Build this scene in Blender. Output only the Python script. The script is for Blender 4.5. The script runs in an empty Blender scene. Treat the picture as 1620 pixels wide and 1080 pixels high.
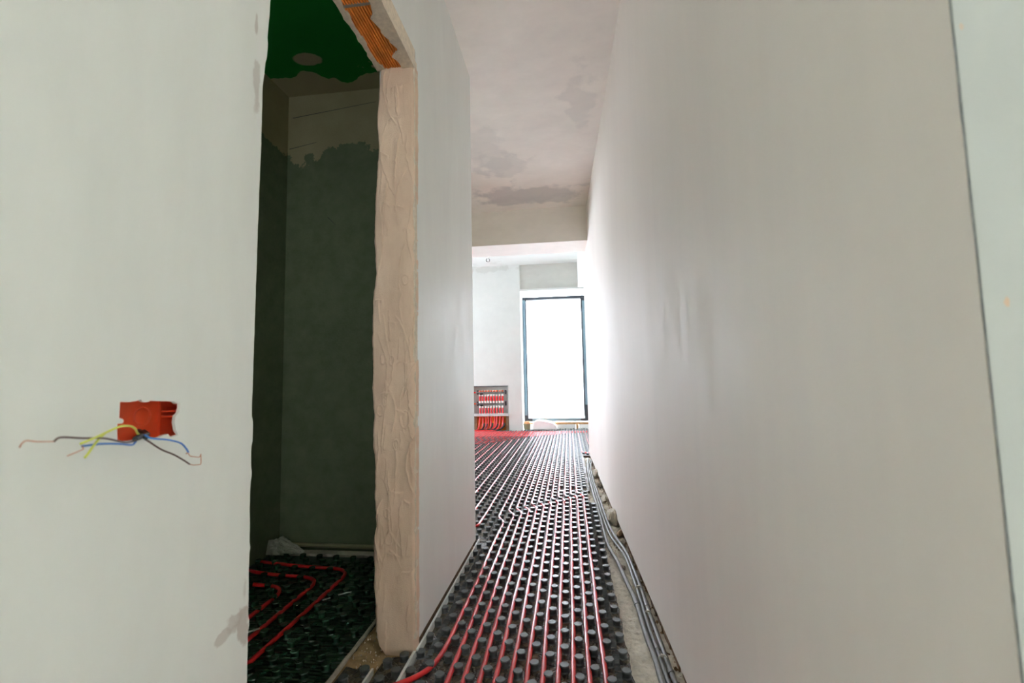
import bpy, bmesh, math, random
import numpy as np
from mathutils import Vector, Matrix

random.seed(7)
scene = bpy.context.scene
COL = scene.collection

# ------------------------------------------------------------------ camera, world, exposure
YAW, PITCH, ROLL = math.radians(7.0085), math.radians(4.7474), math.radians(1.15)
fw = Vector((-math.sin(YAW)*math.cos(PITCH), math.cos(YAW)*math.cos(PITCH), math.sin(PITCH)))
r0 = Vector((math.cos(YAW), math.sin(YAW), 0)); u0 = r0.cross(fw)
rt = r0*math.cos(ROLL) - u0*math.sin(ROLL); up = u0*math.cos(ROLL) + r0*math.sin(ROLL)
cam = bpy.data.cameras.new('camera'); cam_o = bpy.data.objects.new('camera', cam); COL.objects.link(cam_o)
cam.sensor_width = 36; cam.lens = 720/1620*36; cam.clip_start = .02; cam.clip_end = 200
cam_o.matrix_world = Matrix(((rt.x, up.x, -fw.x, 0), (rt.y, up.y, -fw.y, 0), (rt.z, up.z, -fw.z, .95), (0, 0, 0, 1)))
cam.dof.use_dof = True; cam.dof.focus_distance = 2.3; cam.dof.aperture_fstop = 5.6
scene.camera = cam_o

world = bpy.data.worlds.new('overcast_sky'); scene.world = world; world.use_nodes = True
bgn = world.node_tree.nodes['Background']
bgn.inputs['Color'].default_value = (.95, 1.0, 1.12, 1); bgn.inputs['Strength'].default_value = 22.0
def portal(name, loc, sx, sz, rot):
    l = bpy.data.lights.new(name, 'AREA'); l.shape = 'RECTANGLE'; l.size = sx; l.size_y = sz
    l.cycles.is_portal = True
    o = bpy.data.objects.new(name, l); COL.objects.link(o); o.location = loc; o.rotation_euler = rot
    return o
# light portals in the far end window and in the unseen openings added for light
portal('portal_opening', (.05, 8.95, 1.36), 1.8, 2.4, (math.radians(-90), 0, 0))
portal('portal_opening', (-2.95, 8.95, 1.36), 1.2, 2.4, (math.radians(-90), 0, 0))  # second far wall window, out of view, added for brightness
portal('portal_opening', (-1.3, -.78, 1.75), .3, .3, (math.radians(90), 0, 0))  # unseen hole added to lift the dark side room
portal('portal_opening', (2.27, .62, 1.4), 1.16, 2.4, (math.radians(-90), 0, 0))  # added window, facing away so near walls get bounced light only
portal('portal_opening', (-4.8, 7.6, 1.4), 1.2, 2.4, (math.radians(90), 0, math.radians(-90)))  # side glazing out of view, added for brightness
scene.view_settings.view_transform = 'Standard'; scene.view_settings.look = 'None'
scene.view_settings.gamma = 1; scene.view_settings.use_curve_mapping = False
scene.view_settings.exposure = 0.88
scene.cycles.use_denoising = True; scene.cycles.use_adaptive_sampling = True; scene.cycles.adaptive_threshold = .06
scene.cycles.max_bounces = 11; scene.cycles.diffuse_bounces = 8; scene.cycles.transparent_max_bounces = 12
scene.cycles.sample_clamp_indirect = 8

# ------------------------------------------------------------------ materials
def srgb(r, g, b):
    f = lambda c: (c/255/12.92) if c/255 <= .04045 else ((c/255+.055)/1.055)**2.4
    return (f(r), f(g), f(b), 1)
class NT:
    def __init__(s, name):
        s.m = bpy.data.materials.new(name); s.m.use_nodes = True; s.t = s.m.node_tree
        s.p = s.t.nodes['Principled BSDF']; s.out = s.t.nodes['Material Output']; s.pos = None
    def n(s, typ, **kw):
        nd = s.t.nodes.new(typ)
        for k, v in kw.items(): setattr(nd, k, v)
        return nd
    def l(s, a, b): s.t.links.new(a, b)
    def position(s, scale=(1, 1, 1)):
        g = s.n('ShaderNodeNewGeometry'); mp = s.n('ShaderNodeVectorMath', operation='MULTIPLY')
        s.l(g.outputs['Position'], mp.inputs[0]); mp.inputs[1].default_value = scale
        return mp.outputs[0]
    def noise(s, scale, detail=4, rough=.55, stretch=(1, 1, 1), dist=0):
        nz = s.n('ShaderNodeTexNoise'); nz.inputs['Scale'].default_value = scale
        nz.inputs['Detail'].default_value = detail; nz.inputs['Roughness'].default_value = rough; nz.inputs['Distortion'].default_value = dist
        s.l(s.position(stretch), nz.inputs['Vector']); return nz.outputs['Fac']
    def remap(s, v, a, b, c=0, d=1):
        r = s.n('ShaderNodeMapRange'); s.l(v, r.inputs[0])
        for i, x in enumerate((a, b, c, d)): r.inputs[i+1].default_value = x
        return r.outputs[0]
    def math(s, op, a, b=None):
        m = s.n('ShaderNodeMath', operation=op)
        for i, x in enumerate((a, b)):
            if x is None: continue
            if isinstance(x, (int, float)): m.inputs[i].default_value = x
            else: s.l(x, m.inputs[i])
        return m.outputs[0]
    def mix(s, fac, a, b):
        m = s.n('ShaderNodeMix', data_type='RGBA')
        s.l(fac, m.inputs['Factor'])
        for nm, x in (('A', a), ('B', b)):
            k = [i for i in m.inputs if i.name == nm and i.type == 'RGBA'][0]
            if isinstance(x, tuple): k.default_value = x
            else: s.l(x, k)
        return [o for o in m.outputs if o.type == 'RGBA'][0]
    def color(s, c):
        if isinstance(c, tuple): s.p.inputs['Base Color'].default_value = c
        else: s.l(c, s.p.inputs['Base Color'])
    def bump(s, h, strength=.2, dist=.01):
        b = s.n('ShaderNodeBump'); b.inputs['Strength'].default_value = strength; b.inputs['Distance'].default_value = dist
        s.l(h, b.inputs['Height'])
        if s.p.inputs['Normal'].is_linked: s.l(s.p.inputs['Normal'].links[0].from_socket, b.inputs['Normal'])
        s.l(b.outputs[0], s.p.inputs['Normal'])
    def rough(s, v):
        if isinstance(v, (int, float)): s.p.inputs['Roughness'].default_value = v
        else: s.l(v, s.p.inputs['Roughness'])
    def axis(s, i):
        sp = s.n('ShaderNodeSeparateXYZ'); s.l(s.position(), sp.inputs[0]); return sp.outputs[i]
    def ellipse(s, c, r, wob=.35, scale=9, soft=.08):      # soft-edged irregular spot of its own shape
        v = s.n('ShaderNodeVectorMath', operation='SUBTRACT'); s.l(s.position(), v.inputs[0]); v.inputs[1].default_value = c
        w = s.n('ShaderNodeVectorMath', operation='MULTIPLY'); s.l(v.outputs[0], w.inputs[0]); w.inputs[1].default_value = tuple(0 if q is None else 1/q for q in r)
        ln = s.n('ShaderNodeVectorMath', operation='LENGTH'); s.l(w.outputs[0], ln.inputs[0])
        d = s.math('ADD', ln.outputs['Value'], s.remap(s.noise(scale, 4), .3, .7, -wob, wob))
        return s.remap(d, 1+soft, 1-soft)

def simple(name, col, rough=.5, var=.06, vscale=8, bump=0, bscale=60, metal=0, spec=.5):
    t = NT(name); f = t.noise(vscale, 5)
    a = tuple(min(1, c*(1-var)) for c in col[:3])+(1,); b = tuple(min(1, c*(1+var)) for c in col[:3])+(1,)
    t.color(t.mix(t.remap(f, .3, .7), a, b)); t.rough(rough); t.p.inputs['Metallic'].default_value = metal
    t.p.inputs['Specular IOR Level'].default_value = spec
    if bump: t.bump(t.noise(bscale, 4), bump, .004)
    return t.m

def plaster(name, col, streaks=(1, 1, .25), rough=.5, var=.05, patches=(), patch_col=None, spec=.35):
    t = NT(name)
    f1 = t.noise(2.2, 5, .6, streaks, .6); f2 = t.noise(14, 5, .6, streaks)
    lo = tuple(c*(1-var) for c in col[:3])+(1,); hi = tuple(min(1, c*(1+var)) for c in col[:3])+(1,)
    c = t.mix(t.remap(t.math('ADD', t.math('MULTIPLY', f1, .65), t.math('MULTIPLY', f2, .35)), .35, .65), lo, hi)
    for (ce, ra, wob, sc, k) in patches:
        m = t.math('MULTIPLY', t.ellipse(ce, ra, wob, sc, .2), k)
        c = t.mix(m, c, patch_col)
    t.color(c); t.p.inputs['Specular IOR Level'].default_value = spec
    t.rough(t.remap(f2, .3, .7, rough-.08, rough+.1))
    t.bump(t.noise(16, 4, .55, streaks, .3), .1, .005); t.bump(t.noise(160, 3), .05, .002)
    return t.m

WHITE = srgb(226, 224, 217)
M = {}
M['wall_l'] = plaster('white_plaster_wall', srgb(230, 233, 228), patch_col=srgb(186, 178, 170), patches=[
    ((-.554, .737, .552), (.1, .014, .03), .8, 30, .8), ((-.554, .716, .565), (.1, .016, .012), .8, 35, .6), ((-.554, .686, .552), (.1, .02, .008), .8, 30, .6), ((-.554, .738, .605), (.1, .006, .03), .8, 30, .4),
    ((-.554, .733, 1.50), (.1, .009, .055), .5, 30, .6), ((-.554, .728, 1.62), (.1, .004, .018), .4, 30, .7)])
M['wall_r'] = plaster('trowelled_plaster_wall', srgb(242, 236, 229), rough=.6, var=.03, streaks=(1, 1, .18), spec=.3)
M['wall_return'] = plaster('pale_return_plaster', srgb(188, 192, 188), patch_col=srgb(214, 178, 146), patches=[
    ((.374, .43, 1.008), (.0022, .3, .004), .3, 300, .8), ((.362, .43, 1.26), (.0018, .3, .003), .3, 300, .5)])
M['wall_far'] = plaster('far_room_plaster', srgb(214, 217, 213), streaks=(.5, .5, .5), patch_col=srgb(198, 200, 194), patches=[((-1.5, 8.45, 3.05), (.5, .5, .05), .7, 6, .7)])
M['ceil'] = plaster('skimmed_ceiling', srgb(249, 243, 237), streaks=(.6, 1, 1), rough=.6, var=.05, patch_col=srgb(214, 211, 209), patches=[
    ((-.36, 4.47, 2.82), (.46, .2, 1), .55, 5, .85), ((-.55, 4.62, 2.82), (.33, .11, 1), .5, 6, .8), ((-.06, 4.62, 2.82), (.2, .12, 1), .5, 6, .7),
    ((-.62, 3.55, 2.82), (.16, .42, 1), .7, 5, .3), ((-.52, 3.85, 2.82), (.22, .2, 1), .8, 5, .35), ((.14, 3.0, 2.82), (.1, .25, 1), .8, 5, .3)])
M['beam'] = plaster('grey_beam_skim', srgb(245, 238, 231), streaks=(.6, 1, 1), rough=.6)
M['soffit'] = plaster('header_grey_render', srgb(196, 197, 190), streaks=(.4, 1, 1), rough=.6, var=.08)
M['concrete'] = simple('dusty_concrete', srgb(200, 194, 180), .85, .2, 22, .9, 90)
M['screed'] = simple('rough_pale_screed', srgb(232, 227, 214), .85, .12, 40, 1.0, 90)
M['brown'] = simple('bare_brown_masonry', srgb(138, 112, 84), .9, .3, 30, .9, 60)
M['dust'] = simple('sandy_threshold_mortar', srgb(186, 158, 118), .9, .2, 40, .8, 90)
M['stone'] = simple('rubble_grey', srgb(182, 174, 158), .9, .18, 30, .8, 80)
M['stone_d'] = simple('rubble_dark', srgb(128, 118, 102), .9, .25, 30, .8, 80)
M['red_plastic'] = simple('red_orange_plastic', srgb(236, 92, 54), .35, .1, 30)
M['pipe'] = simple('red_pex_pipe', srgb(216, 40, 42), .33, .08, 20)
def coat(m, w, r):
    p = m.node_tree.nodes['Principled BSDF']; p.inputs['Coat Weight'].default_value = w; p.inputs['Coat Roughness'].default_value = r
    return m
M['pipe'] = coat(M['pipe'], .35, .2)
M['black'] = simple('black_film', srgb(82, 88, 89), .3, .2, 60)
M['conduit'] = simple('grey_conduit', srgb(122, 122, 118), .5, .16, 40, .15, 200)
M['tie'] = simple('white_tie', srgb(226, 224, 214), .5)
M['foam'] = simple('white_edge_foam', srgb(220, 222, 218), .6, .08, 50)
M['foam_d'] = simple('dirty_edge_foam', srgb(196, 188, 172), .8, .15, 60, .6, 120)
M['anth'] = simple('anthracite_frame', srgb(58, 66, 74), .4)
M['tape'] = simple('pale_blue_protective_tape', srgb(128, 158, 172), .4)
M['cabinet'] = simple('galvanised_grey', srgb(196, 202, 198), .45, .05, 20, metal=.0)
M['steel'] = simple('dull_steel', srgb(150, 154, 152), .35, .1, 40, metal=.6)
M['whiteplastic'] = simple('white_plastic', srgb(236, 234, 228), .4)
M['copper'] = simple('copper_red_caps', srgb(214, 92, 56), .4)
M['blackrub'] = simple('black_sleeve', srgb(34, 40, 38), .55)
M['wood'] = simple('raw_wood', srgb(196, 150, 100), .7, .15, 20)
M['bagwhite'] = simple('white_sack', srgb(248, 248, 247), .55, .03)
M['brick'] = simple('orange_clay', srgb(232, 138, 52), .85, .18, 24, .5, 150)
M['mortar'] = simple('grey_mortar', srgb(150, 142, 128), .9, .2, 40, .9, 80)
M['crust'] = simple('cream_plaster_crust', srgb(222, 208, 186), .85, .12, 60, .9, 90)
M['wire_g'] = simple('yellow_green_insulation', srgb(206, 214, 92), .45)
M['wire_br'] = simple('brown_insulation', srgb(86, 64, 58), .45)
M['wire_bl'] = simple('blue_insulation', srgb(70, 122, 196), .45)
M['bare'] = simple('bare_copper', srgb(196, 140, 110), .4, metal=.5)
M['sheath'] = simple('dark_cable_sheath', srgb(40, 48, 52), .5)
M['rod'] = simple('pale_conduit', srgb(150, 146, 112), .5)
M['facade'] = simple('pale_facade', srgb(225, 228, 226), .8)
M['pane'] = simple('dark_pane', srgb(120, 130, 132), .2)
M['bead'] = simple('grey_gap_shade', srgb(140, 143, 142), .6, .3, 90)  # grey for the dark gap line at the near corner

# jamb plaster: pinkish brown render
t = NT('brown_jamb_render')
t.color(t.mix(t.remap(t.noise(9, 6, .6, (1, 1, .5)), .3, .7), srgb(214, 186, 160), srgb(234, 208, 182)))
t.rough(.85); t.bump(t.noise(260, 4, .7), .6, .003); t.bump(t.noise(45, 5, .6, (1, 1, .4)), .25, .006); M['jamb'] = t.m

# dimpled sheet: black film with embossed relief and building dust
t = NT('embossed_black_sheet')
dust = t.remap(t.noise(26, 6, .7), .42, .62)
t.color(t.mix(dust, srgb(46, 43, 38), srgb(124, 112, 92))); t.rough(t.remap(dust, 0, 1, .3, .75))
w = t.n('ShaderNodeTexVoronoi', feature='DISTANCE_TO_EDGE'); w.inputs['Scale'].default_value = 55; t.l(t.position((1, .7, 1)), w.inputs['Vector'])
t.bump(t.remap(w.outputs['Distance'], 0, .12), .8, .004); M['sheet'] = t.m
t = NT('shade_green_sheet')  # green cast of the shadow put into the black sheet's colour
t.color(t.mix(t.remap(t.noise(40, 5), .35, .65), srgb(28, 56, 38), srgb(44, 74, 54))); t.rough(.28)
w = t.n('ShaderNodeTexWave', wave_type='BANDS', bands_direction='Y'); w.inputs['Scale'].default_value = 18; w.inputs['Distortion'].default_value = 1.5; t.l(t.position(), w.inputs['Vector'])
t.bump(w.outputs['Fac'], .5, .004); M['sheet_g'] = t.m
M['stud_g'] = simple('shade_green_film', srgb(38, 72, 54), .25, .2, 60)  # black stud film tinted with the side room's green shade

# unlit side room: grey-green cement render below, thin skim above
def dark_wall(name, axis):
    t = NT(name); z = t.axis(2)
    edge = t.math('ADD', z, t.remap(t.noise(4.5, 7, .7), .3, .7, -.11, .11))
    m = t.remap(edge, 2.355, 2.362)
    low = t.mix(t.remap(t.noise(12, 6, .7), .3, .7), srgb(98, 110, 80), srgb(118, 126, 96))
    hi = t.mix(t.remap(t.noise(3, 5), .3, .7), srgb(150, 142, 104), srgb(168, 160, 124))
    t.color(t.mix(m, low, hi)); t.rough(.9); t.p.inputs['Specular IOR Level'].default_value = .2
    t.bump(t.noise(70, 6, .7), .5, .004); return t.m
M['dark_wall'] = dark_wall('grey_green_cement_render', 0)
t = NT('dark_green_ceiling')
y = t.axis(1); e = t.math('ADD', y, t.remap(t.noise(2.6, 4, .5), .3, .7, -.13, .13)); m = t.remap(e, 2.365, 2.372)
m2 = t.ellipse((-1.385, 2.235, 2.74), (.075, .05, 1), .15, 12)
c = t.mix(t.math('MAXIMUM', m, m2), srgb(30, 128, 46), srgb(168, 160, 124)); t.color(c); t.rough(.95); t.p.inputs['Specular IOR Level'].default_value = .1; M['dark_ceil'] = t.m  # green main area with an irregular olive margin and spot

# window film (translucent white plastic) and glass
t = NT('translucent_protective_film')
tr = t.n('ShaderNodeBsdfTranslucent'); tr.inputs['Color'].default_value = (.9, .92, .93, 1)
tp = t.n('ShaderNodeBsdfTransparent'); df = t.n('ShaderNodeBsdfDiffuse'); df.inputs['Color'].default_value = (.85, .87, .88, 1)
m1 = t.n('ShaderNodeMixShader'); m1.inputs[0].default_value = .3; t.l(tr.outputs[0], m1.inputs[1]); t.l(tp.outputs[0], m1.inputs[2])
m2_ = t.n('ShaderNodeMixShader'); m2_.inputs[0].default_value = .06; t.l(m1.outputs[0], m2_.inputs[1]); t.l(df.outputs[0], m2_.inputs[2])
t.l(m2_.outputs[0], t.out.inputs['Surface']); M['film'] = t.m
t = NT('clear_glass')
tp = t.n('ShaderNodeBsdfTransparent'); gl = t.n('ShaderNodeBsdfGlossy'); gl.inputs['Roughness'].default_value = .02
fr = t.n('ShaderNodeFresnel'); mx = t.n('ShaderNodeMixShader'); t.l(fr.outputs[0], mx.inputs[0]); t.l(tp.outputs[0], mx.inputs[1]); t.l(gl.outputs[0], mx.inputs[2])
t.l(mx.outputs[0], t.out.inputs['Surface']); M['glass'] = t.m
t = NT('crumpled_clear_plastic')
t.color(srgb(176, 176, 160)); t.rough(.35); t.p.inputs['Transmission Weight'].default_value = .15; M['plasticbag'] = t.m

# ------------------------------------------------------------------ mesh helpers
class MB:
    def __init__(s): s.v = []; s.f = []
    def add(s, vs, fs):
        o = len(s.v); s.v += [tuple(map(float, q)) for q in vs]; s.f += [tuple(i+o for i in q) for q in fs]; return s
    def box(s, x0, x1, y0, y1, z0, z1):
        vs = [(x, y, z) for z in (z0, z1) for y in (y0, y1) for x in (x0, x1)]
        return s.add(vs, [(0, 2, 3, 1), (4, 5, 7, 6), (0, 1, 5, 4), (2, 6, 7, 3), (0, 4, 6, 2), (1, 3, 7, 5)])
    def cyl(s, p, r0, r1, h, n=12, axis=2, cap=True):
        vs = []
        for k, (r, d) in enumerate(((r0, 0), (r1, h))):
            for i in range(n):
                a = 2*math.pi*i/n; q = [r*math.cos(a), r*math.sin(a)]
                q.insert(axis, d) if axis < 2 else q.append(d)
                vs.append((p[0]+q[0], p[1]+q[1], p[2]+q[2]))
        fs = [(i, (i+1) % n, n+(i+1) % n, n+i) for i in range(n)]
        if cap: fs += [tuple(range(n))[::-1], tuple(range(n, 2*n))]
        return s.add(vs, fs)
    def lathe(s, p, prof, n=12, axis=2):
        vs = []
        for r, h in prof:
            for i in range(n):
                a = 2*math.pi*i/n; c, d = r*math.cos(a), r*math.sin(a)
                q = {2: (c, d, h), 1: (c, h, d), 0: (h, c, d)}[axis]
                vs.append((p[0]+q[0], p[1]+q[1], p[2]+q[2]))
        m = len(prof)
        fs = [(k*n+i, k*n+(i+1) % n, (k+1)*n+(i+1) % n, (k+1)*n+i) for k in range(m-1) for i in range(n)]
        fs += [tuple(range(n))[::-1], tuple(range((m-1)*n, m*n))]
        return s.add(vs, fs)
    def tube(s, pts, r, n=8, cap=True):
        P = [Vector(p) for p in pts]; rings = []; prev = None
        for i, p in enumerate(P):
            d = (P[min(i+1, len(P)-1)]-P[max(i-1, 0)]).normalized()
            if prev is None:
                a = Vector((0, 0, 1)) if abs(d.z) < .9 else Vector((1, 0, 0)); nrm = (a-d*a.dot(d)).normalized()
            else: nrm = (prev-d*prev.dot(d)).normalized()
            prev = nrm; b = d.cross(nrm); rr = r(i) if callable(r) else r
            rings += [p+(nrm*math.cos(2*math.pi*k/n)+b*math.sin(2*math.pi*k/n))*rr for k in range(n)]
        m = len(P); fs = [(k*n+i, k*n+(i+1) % n, (k+1)*n+(i+1) % n, (k+1)*n+i) for k in range(m-1) for i in range(n)]
        if cap: fs += [tuple(range(n))[::-1], tuple(range((m-1)*n, m*n))]
        return s.add(rings, fs)
    def prism(s, poly, axis, a, b):          # polygon in the two other axes, extruded along axis from a to b
        n = len(poly); vs = []
        for h in (a, b):
            for (p, q) in poly:
                vs.append({0: (h, p, q), 1: (p, h, q), 2: (p, q, h)}[axis])
        return s.add(vs, [tuple(range(n))[::-1], tuple(range(n, 2*n))]+[(i, (i+1) % n, n+(i+1) % n, n+i) for i in range(n)])
    def mesh(s, name, mat, smooth=False):
        me = bpy.data.meshes.new(name); me.from_pydata(s.v, [], s.f); me.update()
        bm = bmesh.new(); bm.from_mesh(me); bmesh.ops.recalc_face_normals(bm, faces=bm.faces); bm.to_mesh(me); bm.free()
        if mat: me.materials.append(M[mat] if isinstance(mat, str) else mat)
        if smooth:
            me.polygons.foreach_set('use_smooth', [True]*len(me.polygons))
            if smooth != 'all': me.set_sharp_from_angle(angle=math.radians(38))
        return me
    def build(s, name, mat, parent=None, smooth=False):
        return link(name, s.mesh(name, mat, smooth), parent)
def link(name, me, parent=None, loc=None):
    o = bpy.data.objects.new(name, me); COL.objects.link(o)
    if parent: o.parent = parent
    if loc: o.location = loc
    return o
def tag(o, label, cat=None, group=None, kind=None):
    o['label'] = label
    if cat: o['category'] = cat
    if group: o['group'] = group
    if kind: o['kind'] = kind
    return o
def thing(name, label, cat, group=None, loc=(0, 0, 0)):
    o = bpy.data.objects.new(name, None); COL.objects.link(o); o.location = loc; o.empty_display_size = .05
    return tag(o, label, cat, group)
def struct(name, mb, mat, label, smooth=False):
    return tag(mb.build(name, mat, None, smooth), label, name.split('_')[0], None, 'structure')
def bend(pts, rad, n=6):
    """polyline with rounded corners"""
    P = [Vector(p) for p in pts]; out = [P[0]]
    for i in range(1, len(P)-1):
        a, b, c = P[i-1], P[i], P[i+1]; d1 = (a-b); d2 = (c-b); r = min(rad, d1.length*.49, d2.length*.49)
        s, e = b+d1.normalized()*r, b+d2.normalized()*r
        for k in range(n+1):
            u = k/n; out.append(s*(1-u)**2+b*2*u*(1-u)+e*u*u)
    out.append(P[-1]); return out
def smooth_line(pts, n=6):
    P = [Vector(p) for p in pts]; Q = [P[0]*2-P[1]]+P+[P[-1]*2-P[-2]]; out = []
    for i in range(1, len(Q)-2):
        a, b, c, d = Q[i-1:i+3]
        for k in range(n):
            u = k/n; out.append(.5*((2*b)+(c-a)*u+(2*a-5*b+4*c-d)*u*u+(3*b-a-3*c+d)*u**3))
    out.append(P[-1]); return out
def vnoise(x, y, seed=0):                     # numpy value noise
    xi, yi = np.floor(x).astype(np.int64), np.floor(y).astype(np.int64); xf, yf = x-xi, y-yi
    def h(a, b):
        q = (a*374761393+b*668265263+seed*974634521) & 0x7fffffff; q = ((q ^ (q >> 13))*1274126177) & 0x7fffffff
        return ((q ^ (q >> 16)) & 0xffff)/65535
    u, v = xf*xf*(3-2*xf), yf*yf*(3-2*yf)
    return (h(xi, yi)*(1-u)+h(xi+1, yi)*u)*(1-v)+(h(xi, yi+1)*(1-u)+h(xi+1, yi+1)*u)*v
def fbm(x, y, seed=0, o=4):
    s = 0; a = .5
    for k in range(o): s = s+a*(vnoise(x*2**k, y*2**k, seed+k)-.5); a *= .5
    return s*2

XL, XI = -.554, -.70           # faces of the wall on the left: corridor side, side-room side
DN, DF, DH = .745, 1.597, 2.155   # door opening: near edge, far edge, head height
H = 2.82
def XR(y): return .366-.0254*y

# ------------------------------------------------------------------ setting
struct('floor', MB().box(-5, 3, -2.9, 9.0, -.15, -.03), 'concrete', 'bare dusty concrete slab under the heating panels')
struct('ceiling', MB().box(-4.7, .55, -2.9, 4.9, H, H+.15).box(.55, 3.05, -2.9, .6, H, H+.15), 'ceil', 'pale skimmed corridor ceiling with grey filler patches')
struct('ceiling', MB().box(-4.7, 2.2, 5.3, 9.0, 3.11, 3.25), 'wall_far', 'bright white ceiling of the far room beyond the beam')
struct('trim_1', MB().box(-4.7, 1.4, 4.88, 5.33, 2.432, 3.25), 'beam', 'grey plastered ceiling beam across the end of the corridor')
struct('trim_2', MB().box(.215, 1.4, 5.33, 8.46, 2.63, 3.12), 'wall_far', 'white ceiling bulkhead beside the far window')

# left wall with the doorway
w = MB()
hy0, hy1, hz0, hz1 = .488, .652, .866, .946            # recess for the junction box
w.box(XI, XL, -2.9, hy0, -.03, H).box(XI, XL, hy1, DN-.01, -.03, H).box(XI, XL, hy0, hy1, -.03, hz0).box(XI, XL, hy0, hy1, hz1, H).box(XI, -.64, hy0, hy1, hz0, hz1)
w.box(XI, XL, DN-.01, DF+.02, DH+.07, H)
w.box(XI, XL, DF+.02, 2.63, .045, H)
wall_left = struct('wall_left', w, 'wall_l', 'white plastered wall on the left with a bare doorway')
MB().box(XI+.01, XL-.016, DF+.03, 2.62, -.03, .046).build('masonry_base', 'brown', wall_left)
# plaster skin round the junction box with a broken edge
loop = [(.505,.932),(.517,.931),(.527,.932),(.533,.934),(.535,.931),(.54,.9295),(.544,.930),(.547,.9315),(.561,.930),(.579,.929),(.584,.928),(.587,.9255),(.589,.925),(.594,.927),(.594,.919),(.592,.912),(.587,.908),(.586,.899),(.589,.887),(.594,.881),(.587,.880),(.58,.879),(.576,.884),(.567,.883),(.565,.882),(.558,.881),(.546,.884),(.535,.883),(.521,.882),(.504,.884),(.503,.898),(.503,.905),(.509,.905),(.511,.907),(.51,.91),(.505,.912)]
bm = bmesh.new()
ov = [bm.verts.new((XL, a, b)) for a, b in ((hy0, hz0), (hy1, hz0), (hy1, hz1), (hy0, hz1))]; iv = [bm.verts.new((XL, a, b)) for a, b in loop]
ed = [bm.edges.new((q[i], q[(i+1) % len(q)])) for q in (ov, iv) for i in range(len(q))]
bmesh.ops.triangle_fill(bm, edges=ed, use_beauty=True)
ret = bmesh.ops.extrude_face_region(bm, geom=bm.faces[:]); bmesh.ops.translate(bm, vec=(-.005, 0, 0), verts=[v for v in ret['geom'] if isinstance(v, bmesh.types.BMVert)])
bmesh.ops.recalc_face_normals(bm, faces=bm.faces); me = bpy.data.meshes.new('plaster_rim'); bm.to_mesh(me); bm.free(); me.materials.append(M['wall_l']); link('plaster_rim', me, wall_left)
# broken near edge of the doorway
def edge_strip(name, zs, inner, outer, x0, x1, mat):
    m = MB(); n = len(zs)
    vs = [(x, f(z), z) for x in (x0, x1) for f in (inner, outer) for z in zs]
    fs = []
    for k in range(n-1):
        a, b, c, d = k, n+k, 2*n+k, 3*n+k
        fs += [(a, b, b+1, a+1), (c, c+1, d+1, d), (b, d, d+1, b+1), (a, a+1, c+1, c)]
    m.add(vs, fs+[(0, 2*n, 3*n, n), (n-1, 2*n-1, 4*n-1, 3*n-1)]); return m.build(name, mat, wall_left)
zs = list(np.linspace(-.02, DH+.06, 260))
nz = {z: float(fbm(np.array([z*24.]), np.array([.3]), 3)[0]) for z in zs}
def near_edge(z):
    flare = .016*max(0, min(1, (z-1.5)/.2)) + .003*math.sin(z*5)
    return DN+.002+flare+.0022*nz[z]+(.002 if nz[z] > .3 else 0)
edge_strip('plaster_edge', zs, lambda z: DN-.01, near_edge, XL, XL-.012, 'wall_l')
edge_strip('plaster_edge', zs, lambda z: DN-.02, lambda z: near_edge(z)-.002+.003*math.sin(z*60), XL-.012, XI, 'crust')

# far jamb: thick brown render, trowelled
prof = [(2.156,-.693),(2.054,-.7),(1.952,-.708),(1.85,-.697),(1.677,-.711),(1.578,-.713),(1.481,-.715),(1.36,-.707),(1.265,-.72),(1.147,-.722),(1.029,-.718),(.914,-.719),(.822,-.711),(.754,-.719),(.642,-.706),(.531,-.71),(.443,-.7),(.377,-.712),(.291,-.706),(.237,-.712),(.162,-.701),(.078,-.703),(.032,-.691),(.012,-.675)]
pz, px = np.array([p[0] for p in prof][::-1]), np.array([p[1] for p in prof][::-1])
NX, NZ = 96, 960
zz = np.linspace(-.004, DH+.004, NZ); uu = np.linspace(0, 1, NX)
left = np.interp(zz, pz, px)+.004*fbm(zz*28, zz*0+.5, 5); right = XL+.001+.0035*fbm(zz*20, zz*0+7.5, 9)-.008*np.clip(fbm(zz*6, zz*0+2.5, 12), 0, 1)
Xg = left[:, None]+(right-left)[:, None]*uu[None, :]; Zg = np.repeat(zz[:, None], NX, 1)
D = .003*fbm(Xg*22, Zg*5, 21, 3)
rg = np.random.RandomState(23)
for k in range(60):                               # overlapping trowel strokes: a sharp raised lip on one side
    cx, cz = rg.uniform(-.70, -.56), rg.uniform(.03, 2.13); ang = rg.normal(0, .1); L = rg.uniform(.03, .16); A = rg.uniform(.003, .007)
    ds = (Xg-cx)*math.cos(ang)-(Zg-cz)*math.sin(ang); dt = (Xg-cx)*math.sin(ang)+(Zg-cz)*math.cos(ang)
    ds = ds+rg.uniform(-3, 3)*dt**2+.003*np.sin(dt*rg.uniform(12, 30)+rg.uniform(0, 6))+.0035*fbm(dt*45, dt*0+k, k, 3)
    if rg.rand() < .5: ds = -ds
    D += A*np.clip(1.15-(dt/L)**4, 0, 1)*np.where(ds > 0, np.exp(-(ds/.0011)**2), np.exp(ds/.011))
for k in range(16):                               # short cross ridges and dabs
    cx, cz = rg.uniform(-.69, -.57), rg.uniform(.1, 2.1); L = rg.uniform(.012, .035); sl = rg.uniform(-.5, .5)
    dx, dz = Xg-cx, Zg-cz+sl*(Xg-cx)+.004*np.sin((Xg-cx)*120)+.002*fbm(Xg*120, Zg*0+k, k+70, 2)
    D += .0055*np.clip(1.1-(dx/L)**4, 0, 1)*np.where(dz > 0, np.exp(-(dz/.0015)**2), np.exp(dz/.014))
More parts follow.
